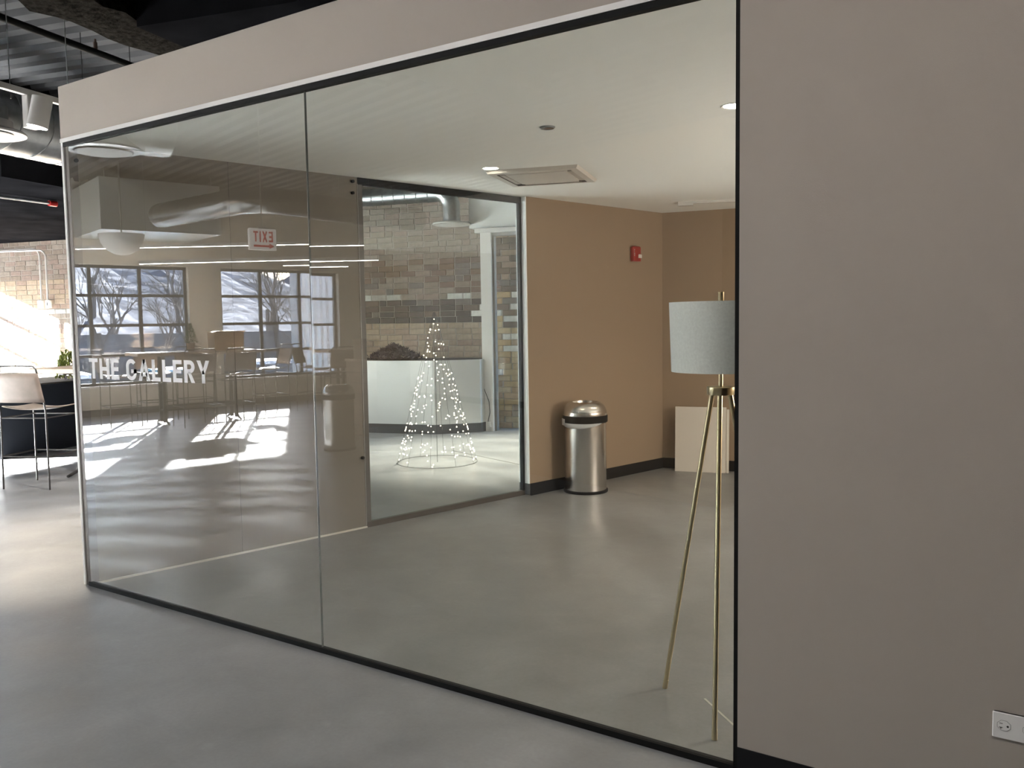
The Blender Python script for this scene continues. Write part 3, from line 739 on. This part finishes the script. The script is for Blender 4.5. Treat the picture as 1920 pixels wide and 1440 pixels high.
MB().lathe([(.0,.0),(.09,.0),(.09,.012),(.0,.012)],24).build('lens',M_spotlens,cl); MB().lathe([(.10,.012),(.10,.02),(.07,.12),(.02,.2),(.02,.36)],24).build('shade',M_whitemetal,cl,True)
for k,(e_,b_,lab) in enumerate(((-8.13,2.76,'white conduit with blank box, left of the pair on the brick'),(-7.96,2.76,'white conduit with switched box, right of the pair on the brick'))):
    t=thing('conduit',lab,'conduit',EM(e_,7.18,1.86),A15,'conduits on the sunlit brick')
    top=.88+.03*(k==0)
    pts=[(0,0,.06),(0,0,top-.12)]+[(-.12+.12*math.cos(q),0,top-.12+.12*math.sin(q)) for q in [math.radians(a) for a in (20,45,70,90)]]+[(-1.7,0,top+.02)]
    pts=[(a,b-.035*k,c) for a,b,c in pts]
    MB().tube(pts,.014,8).build('pipe',M_conduit,t,True)
    MB().rbox(-.055,.055,-.05,.0,-.07,.07,.012).build('junction_box',M_pl,t)
    if k==1: MB().box(-.006,.006,-.055,-.048,-.025,.025).build('switch_slot',M_dark,t)
# black planter box at far left with plants
t=thing('black_planter','black planter box end standing against the sunlit brick','planter',EM(-4.72,3.40,0),A15)
MB().box(-3.2,0,0,2.6,0,.80).build('box',M_navy,t); MB().box(-3.15,-.05,.05,2.55,.80,.81).build('soil',mat('soil_dark',(.05,.04,.03),.95),t)
clump('planter_shrub','lime green plant in the black planter box','plant',EM(-5.05,4.7,.81),.16,.16,.36,260,M_lime,leaf=.07,upright=.5)
clump('orange_plant','orange leaved plant in the black planter box','plant',EM(-4.80,5.3,.81),.30,.25,.34,420,M_orange,leaf=.06,upright=.3)

# ------------------------------------------------------------------ high tables and bar stools
def bar_stool(label,loc,rz,group='metal sling bar stools'):
    """faces +y locally; back at -y"""
    t=thing('bar_stool',label,'bar stool',loc,rz,group)
    W=.235; yb=-.22; yf=.22; r=.008
    for s in (-1,1):
        # rear upright runs from floor past the seat to the top of the back
        MB().tube([(s*W,yb,0),(s*W*.97,yb+.01,.70),(s*W*.97,yb-.005,.80),(s*W*.97,yb-.075,1.06),(s*W*.95,yb-.085,1.10)],r,8).build('leg',M_rod,t,True)
        MB().tube([(s*W,yf,0),(s*W*.95,yf-.01,.74)],r,8).build('leg',M_rod,t,True)
    MB().tube([(-W*.95,yb-.085,1.10),(-W*.86,yb-.088,1.128),(0,yb-.09,1.134),(W*.86,yb-.088,1.128),(W*.95,yb-.085,1.10)],r,8).build('top_rail',M_rod,t,True)
    MB().tube([(-W,yb+.005,.30),(-W,yf,.30),(W,yf,.30),(W,yb+.005,.30)],r*.9,8,closed=True).build('footrest',M_rod,t)
    MB().tube([(-W*.97,yb+.01,.655),(W*.97,yb+.01,.655),(W*.95,yf-.01,.655),(-W*.95,yf-.01,.655)],r*.8,8,closed=True).build('seat_frame',M_rod,t)
    def seat(u,v):
        x=(u-.5)*2*W*.98; y=yb+.03+(yf-yb-.03)*v; return Vector((x,y,.748-.028*math.cos(math.pi*(u-.5))-.012*math.sin(math.pi*v)+.012*(1-v)))
    solid(MB().grid(seat,10,6).build('seat',M_leather,t,True),.010)
    def back(u,v):
        x=(u-.5)*2*W*1.02; z=.80+.265*v; y=yb-.012-.07*v-.028*math.cos(math.pi*(u-.5)); return Vector((x,y,z))
    solid(MB().grid(back,10,6).build('backrest',M_leather,t,True),.010)
    return t
def high_table(label,loc,rz,L,Wd,H=1.08,inset_=.42):
    t=thing('high_table',label,'table',loc,rz,'wooden high tables')
    MB().rbox(-L/2,L/2,-Wd/2,Wd/2,H-.045,H,.005).build('tabletop',M_wood,t)
    for s in (-1,1):
        x=s*(L/2-inset_)
        for q in (-1,1):
            y=q*.10
            MB().box(x-.022,x+.022,y-.022,y+.022,.03,H-.045).build('post',M_rod,t)
            MB().tube([(x,y,.16),(x,y+q*.07,.05),(x,y+q*.16,.022),(x,y+q*.20,.012)],.02,8,.014).build('foot',M_rod,t,True)
        MB().box(x-.014,x+.014,-.09,.09,.60,.63).build('cross_bar',M_rod,t); MB().box(x-.014,x+.014,-.09,.09,.19,.22).build('cross_bar',M_rod,t)
        MB().box(x-.03,x+.03,-Wd/2+.06,Wd/2-.06,H-.065,H-.045).build('top_bracket',M_rod,t)
    MB().tube([(-(L/2-inset_),0,.205),(L/2-inset_,0,.205)],.012,8).build('stretcher',M_rod,t)
    return t
def dirz(v):            # rotation that turns local +y to direction v
    return math.atan2(v[1],v[0])-math.pi/2
# direct view, left edge
high_table('high wooden table with iron trestles at the far left edge',EM(-2.62,2.99,0),A15,1.55,.75,1.075,.40)
s0=bar_stool('bar stool with its back to us before the table at the far left edge',(-3.42,1.50,0),math.radians(25))
copy_tree(s0,None,EM(-2.55,3.70),math.radians(195),'bar stool on the far side of the table at the left edge')
# mirrored group: positions read in the glass
tw=math.radians(-72)   # long axis of the mirrored tables in the hall
tA=high_table('long high table mirrored in the glass with the box on it',V(-6.70,5.60),tw,1.92,.72,1.08,.42)
def vstool(x,y,face,label): copy_tree(s0,None,V(x,y),dirz((face[0],-face[1])),label)
vstool(-7.20,4.62,(.25,.97),'mirrored stool at the left end of the long table')
vstool(-6.72,7.02,(-.25,-.97),'mirrored stool at the right end of the long table, back to the window')
vstool(-6.20,5.16,(-.97,.25),'mirrored stool with brown back before the plant')
vstool(-6.00,5.72,(-.97,.25),'mirrored stool with brown back below the cardboard box')
vstool(-7.42,5.36,(.97,-.25),'mirrored far stool seen under THE GALLERY letters')
vstool(-7.24,5.96,(.97,-.25),'mirrored far stool behind the cardboard box')
tB=high_table('shorter high table mirrored behind the steel can',V(-5.50,7.75),math.radians(-72),1.25,.72,1.08,.38)
vstool(-6.32,7.62,(.9,.44),'mirrored stool at the left of the table behind the can')
vstool(-5.25,7.22,(-.85,.5),'mirrored stool with its brown back to us above the can')
# on the long table
bx=thing('cardboard_box','brown cardboard box on the mirrored long table','box',V(-6.56,6.03,1.08),tw)
MB().box(-.23,.23,-.16,.16,0,.28).build('carton',M_card,bx)
for s in (-1,1):
    MB().quadbox([(-.23,s*.16,.28),(.23,s*.16,.28),(.23,s*.162,.282),(-.23,s*.162,.282),(-.23,s*.26,.295),(.23,s*.26,.295),(.23,s*.262,.299),(-.23,s*.262,.299)]).build('flap',M_card,bx)
pp_=thing('potted_conifer','small potted conifer on the mirrored long table','plant',V(-6.72,5.51,1.08))
MB().lathe([(.045,0),(.062,.12),(.064,.125),(.055,.125),(.05,.11)],20).build('pot',M_terra,pp_,True)
mb=MB()
for i in range(1100):
    zz=random.random()**1.1; a=random.uniform(0,6.28); r=.105*(1-zz)*(.55+.45*random.random())+.006
    p=Vector((r*math.cos(a),r*math.sin(a),.12+.30*zz)); d=Vector((math.cos(a),math.sin(a),.35+.4*random.random())).normalized(); s=Vector((-math.sin(a),math.cos(a),random.uniform(-.6,.6))); l=.03
    b0=len(mb.v); mb.v+=[tuple(p-s*.005),tuple(p+s*.005),tuple(p+d*l)]; mb.f.append((b0,b0+1,b0+2))
o=mb.build('foliage',M_foliage,pp_); o['kind']='stuff'
MB().tube([(0,0,.1),(0,0,.42)],.006,6).build('trunk',M_wood,pp_)

# plank clad stand behind the second can, brown box on it
hs=thing('plank_stand','plank clad stand mirrored just right of the steel can','stand',V(-3.20,5.86),A15)
MB().box(-.37,.37,-.24,.24,0,.985).build('carcass',M_dark,hs)
for k in range(7):
    z0=.002+k*.141
    MB().rbox(-.385,.385,-.255,-.24,z0,z0+.134,.003).build('plank',M_plank,hs); MB().rbox(-.385,.385,.24,.255,z0,z0+.134,.003).build('plank',M_plank,hs)
    MB().rbox(-.385,-.37,-.24,.24,z0,z0+.134,.003).build('plank',M_plank,hs); MB().rbox(.37,.385,-.24,.24,z0,z0+.134,.003).build('plank',M_plank,hs)
MB().rbox(-.40,.40,-.27,.27,.985,1.02,.004).build('top',M_wood,hs)
t=thing('storage_box','plain brown box standing on the plank clad stand','box',V(-3.27,5.72,1.02),A15)
MB().rbox(-.14,.14,-.11,.11,0,.26,.004).build('carton',mat('brown_board',(.17,.12,.08),.7),t); MB().rbox(-.146,.146,-.116,.116,.20,.265,.004).build('lid',mat('brown_lid',(.18,.125,.085),.7),t)

# ------------------------------------------------------------------ hall ceiling things seen in the glass
def led_line(a,b,label,power):
    a=Vector(a);b=Vector(b);L=(b-a).length; ang=math.atan2(b.y-a.y,b.x-a.x)
    t=thing('linear_pendant',label,'pendant light',a,ang,'slim linear pendants')
    MB().box(0,L,-.022,.022,0,.045).build('housing',M_whitemetal,t); MB().box(.01,L-.01,-.018,.018,-.006,-.0005).build('diffuser',M_led,t)
    for x in (.12,L-.12): MB().tube([(x,0,.045),(x,0,DECK-a.z)],.002,5).build('cable',M_galv,t)
led_line(V(-8.40,4.72,2.68),V(-4.52,7.05,2.68),'upper lit linear pendant mirrored behind the exit sign',0)
led_line(V(-6.50,4.57,2.35),V(-3.40,6.15,2.35),'lower long lit linear pendant mirrored above the windows',0)
led_line(V(-5.44,6.25,2.35),V(-4.60,6.78,2.35),'short lit linear pendant mirrored under the two long ones',0)
ex=thing('exit_sign','red and white EXIT sign with arrow, mirrored in the glass','exit sign',V(-2.777,3.651,2.388),math.radians(-75+90))
# sign face looks along local +x; text reads along local +y
MB().rbox(-.025,.025,-.155,.155,-.115,.115,.008).build('housing',mat('sign_white',(.75,.72,.68),.5,emit=(1,.95,.9),estr=.6),ex)
MB().rbox(-.03,.03,-.05,.05,.113,.135,.004).build('canopy',M_whitemetal,ex); MB().tube([(0,0,.13),(0,0,DECK-2.388)],.008,8).build('stem',M_whitemetal,ex)
M_exit=mat('exit_red',(.55,.02,.03),.5,emit=(1,.03,.04),estr=.35)
x=0; L_=[]
for ch in 'EXIT':
    Q,wd=stroke_letter(ch,.115,.021); L_.append((x,Q)); x+=wd+.020
tot=x-.020; s_=.225/tot
for x0,Q in L_: letter_mesh(Q,lambda a,z,d,x0=x0:(.0255+d,(-.1125+(x0+a)*s_),-.030+z),.001).build('letter',M_exit,ex)
ar=MB(); ar.box(.0255,.0265,-.075,.11,-.084,-.062)
ar.quadbox([(.0255,-.125,-.074),(.0255,-.125,-.072),(.0255,-.068,-.043),(.0255,-.068,-.103),(.0268,-.125,-.074),(.0268,-.125,-.072),(.0268,-.068,-.043),(.0268,-.068,-.103)]); ar.build('arrow',M_exit,ex)
# boxed bulkhead hung over the tables
hb=thing('plenum_box','large hung sheet metal plenum box mirrored above the left window','plenum',V(-7.34,4.53,2.90),math.radians(16.5))
MB().box(-1.62,0,-1.78,0,0,.76).build('casing',mat('plenum_sheet',(.72,.76,.78),.50,1.0),hb)
for x,y in ((-.1,-.1),(-1.5,-.1),(-.1,-1.68),(-1.5,-1.68)): MB().tube([(x,y,.76),(x,y,DECK-2.9)],.008,6).build('hanger_rod',M_galv,hb)
pts=[V(-6.6,5.0,3.07),V(-5.2,4.85,3.07),V(-4.75,4.78,3.07),V(-4.4,4.78,3.07),V(-4.22,4.95,3.07),V(-4.14,5.3,3.07),V(-4.05,6.0,3.07),V(-3.9,7.6,3.07)]
spiral_duct('bent_duct','galvanised duct with a bend mirrored above the exit sign',pts,.17,mat('dull_galv',(.26,.27,.27),.27,1.0,var=.12,vscale=14),ribs=.24)
dm=thing('dome_fixture','pale dome hung before the plenum box, cutting the upper linear pendant','dome',V(-6.88,4.56,2.49))
MB().lathe([(.0,0),(.10,.015),(.20,.07),(.28,.17),(.31,.30),(.30,.30),(.27,.18),(.19,.085),(.0,.02)],40).build('bowl',M_whitemetal,dm,True)
MB().tube([(0,0,.03),(0,0,DECK-2.49)],.012,10).build('stem',M_galv,dm,True)

# ------------------------------------------------------------------ outdoors beyond the windows
GZ=-1.0
struct(em_box(MB(),-80,-10.2,-70,40,GZ-.3,GZ).build('ground',mat('outdoor_ground',(.16,.16,.165),.95,spec=0,var=.15,vscale=.6)))
mb=MB()
def hill(u,v):
    M=-60+95*u; Eo=-34-30*v
    gap=math.exp(-((M+31.8)/1.9)**2)*v
    return EM(Eo,M,GZ+ (7.8*v**1.2)*(1-.30*gap)+.4*math.sin(M*.7+v*5)*v)
mb.grid(hill,70,12)
struct(mb.build('hillside',mat('winter_woods',(.20,.205,.225),.95,spec=0,var=.45,vscale=.9)))
struct(em_box(MB(),-33.6,-33.0,-45,12,GZ,1.15).build('trim_7',mat('boundary_fence',(.15,.155,.17),.8,spec=0,var=.35,vscale=1.5)))
M_bark=mat('bare_bark',(.10,.095,.095),.9,spec=0)
def tree_mesh(seed,h):
    rnd=random.Random(seed); tr=MB(); tw_=MB()
    def grow(p,d,l,r,lev):
        q=p+d*l; mid=p+d*l*.5+Vector((rnd.uniform(-1,1),rnd.uniform(-1,1),0))*l*.05
        (tr if lev<2 else tw_).tube([p,mid,q],r,5 if lev<2 else 3,r*.62)
        if lev>=5: return
        for k in range(3 if lev<4 else 2):
            a=rnd.uniform(0,6.28); sp=rnd.uniform(.35,.75); s=d.cross(Vector((math.cos(a),math.sin(a),.1))).normalized()
            nd=(d*(1-sp*.4)+s*sp+Vector((0,0,.18))).normalized(); grow(p+d*l*rnd.uniform(.6,1),nd,l*rnd.uniform(.58,.78),r*.5,lev+1)
    grow(Vector((0,0,0)),Vector((rnd.uniform(-.06,.06),rnd.uniform(-.06,.06),1)).normalized(),h*.32,h*.018,0)
    return tr,tw_
def bare_tree(seed,h,loc,label):
    tr,tw_=tree_mesh(seed,h); t=thing('bare_tree',label,'tree',loc,0,'bare trees outside the windows')
    tr.build('trunk',M_bark,t); o=tw_.build('twigs',M_bark,t); o['kind']='stuff'; return t
t1=bare_tree(3,5.6,EM(-23,-8.2,GZ),'tall bare tree mirrored through the first window')
t2=bare_tree(11,5.2,EM(-21,-12.6,GZ),'bare tree mirrored in the middle of the second window')
spots=[(-26,-6.4),(-27,-10.4),(-25,-14.3),(-31,-8.6),(-31,-12.2),(-32,-16.5),(-36,-10.5),(-37,-14.5),(-38,-19),(-42,-9),(-43,-16),(-44,-22),(-30,-5.2),(-48,-13),(-50,-20)]
for i,(E_,M_) in enumerate(spots):
    c=copy_tree((t1,t2)[i%2],None,EM(E_,M_,GZ+(.0 if E_>-34 else 7.8*((-34-E_)/30)**1.2-.2)),random.uniform(0,6.28),'bare winter tree among the woods seen mirrored in the windows'); k_=random.uniform(.85,1.0)*(1 if E_>-29 else 1.35 if E_>-34 else 1.6); c.scale=(k_,k_,k_)
# corrugated annex
an=thing('corrugated_annex','grey corrugated metal building mirrored in the second window','building',EM(-10.35,-8.50,GZ),A15)
mb=MB(); prof=[]; xx=-3.55
while xx<-.02: prof+=[(xx,0),(xx+.13,0),(xx+.155,-.05),(xx+.255,-.05)]; xx+=.28
n=len(prof); mb.v+=[(a,b,0) for a,b in prof]+[(a,b,6.5) for a,b in prof]; mb.f+=[(i+1,i,n+i,n+i+1) for i in range(n-1)]
mb.build('corrugated_cladding',mat('metal_cladding',(.42,.42,.45),.5,.2),an); MB().box(-3.95,-3.52,-3,.06,0,6.5).build('corner_pilaster',mat('pilaster',(.22,.22,.24),.7),an); MB().box(-3.6,0,-3,-.06,0,6.5).build('shell',mat('shell',(.3,.3,.31),.7),an)
# parked cars
def car(label,loc,rz,col):
    t=thing('car',label,'car',loc,rz,'cars parked outside the windows')
    prof=[(-2.1,.35),(2.1,.35),(2.15,.70),(1.95,.86),(1.05,.95),(-1.7,.98),(-2.12,.85)]
    def ext(mb,pr,y): n=len(pr); b=len(mb.v); mb.v+=[(p[0],-y,p[1]) for p in pr]+[(p[0],y,p[1]) for p in pr]; mb.f+=[(b+i,b+(i+1)%n,b+n+(i+1)%n,b+n+i) for i in range(n)]+[tuple(b+i for i in reversed(range(n))),tuple(b+n+i for i in range(n))]; return mb
    pm=mat('car_paint',col,.2,.3); ext(MB(),prof,.86).build('body',pm,t)
    ext(MB(),[(-1.75,.97),(1.05,.94),(.35,1.38),(-1.2,1.40)],.74).build('windows',mat('car_glass',(.03,.04,.05),.08),t)
    ext(MB(),[(-1.22,1.39),(.37,1.37),(.25,1.45),(-1.1,1.47)],.72).build('roof',pm,t)
    for x in (-1.3,1.3):
        for y in (-.80,.80): MB().tube([(x,y-.1,.33),(x,y+.1,.33)],.33,20).build('wheel',M_dark,t,True)
    return t
car('white car parked outside the first window, leftmost',EM(-15.0,-3.3,GZ),A15+.03,(.75,.76,.78))
car('blue car parked outside the first window beside the white car',EM(-15.2,-6.2,GZ),A15-.02,(.10,.28,.42))
car('silver car parked outside between the two mirrored windows',EM(-17.6,-9.3,GZ),A15+.02,(.55,.57,.60))
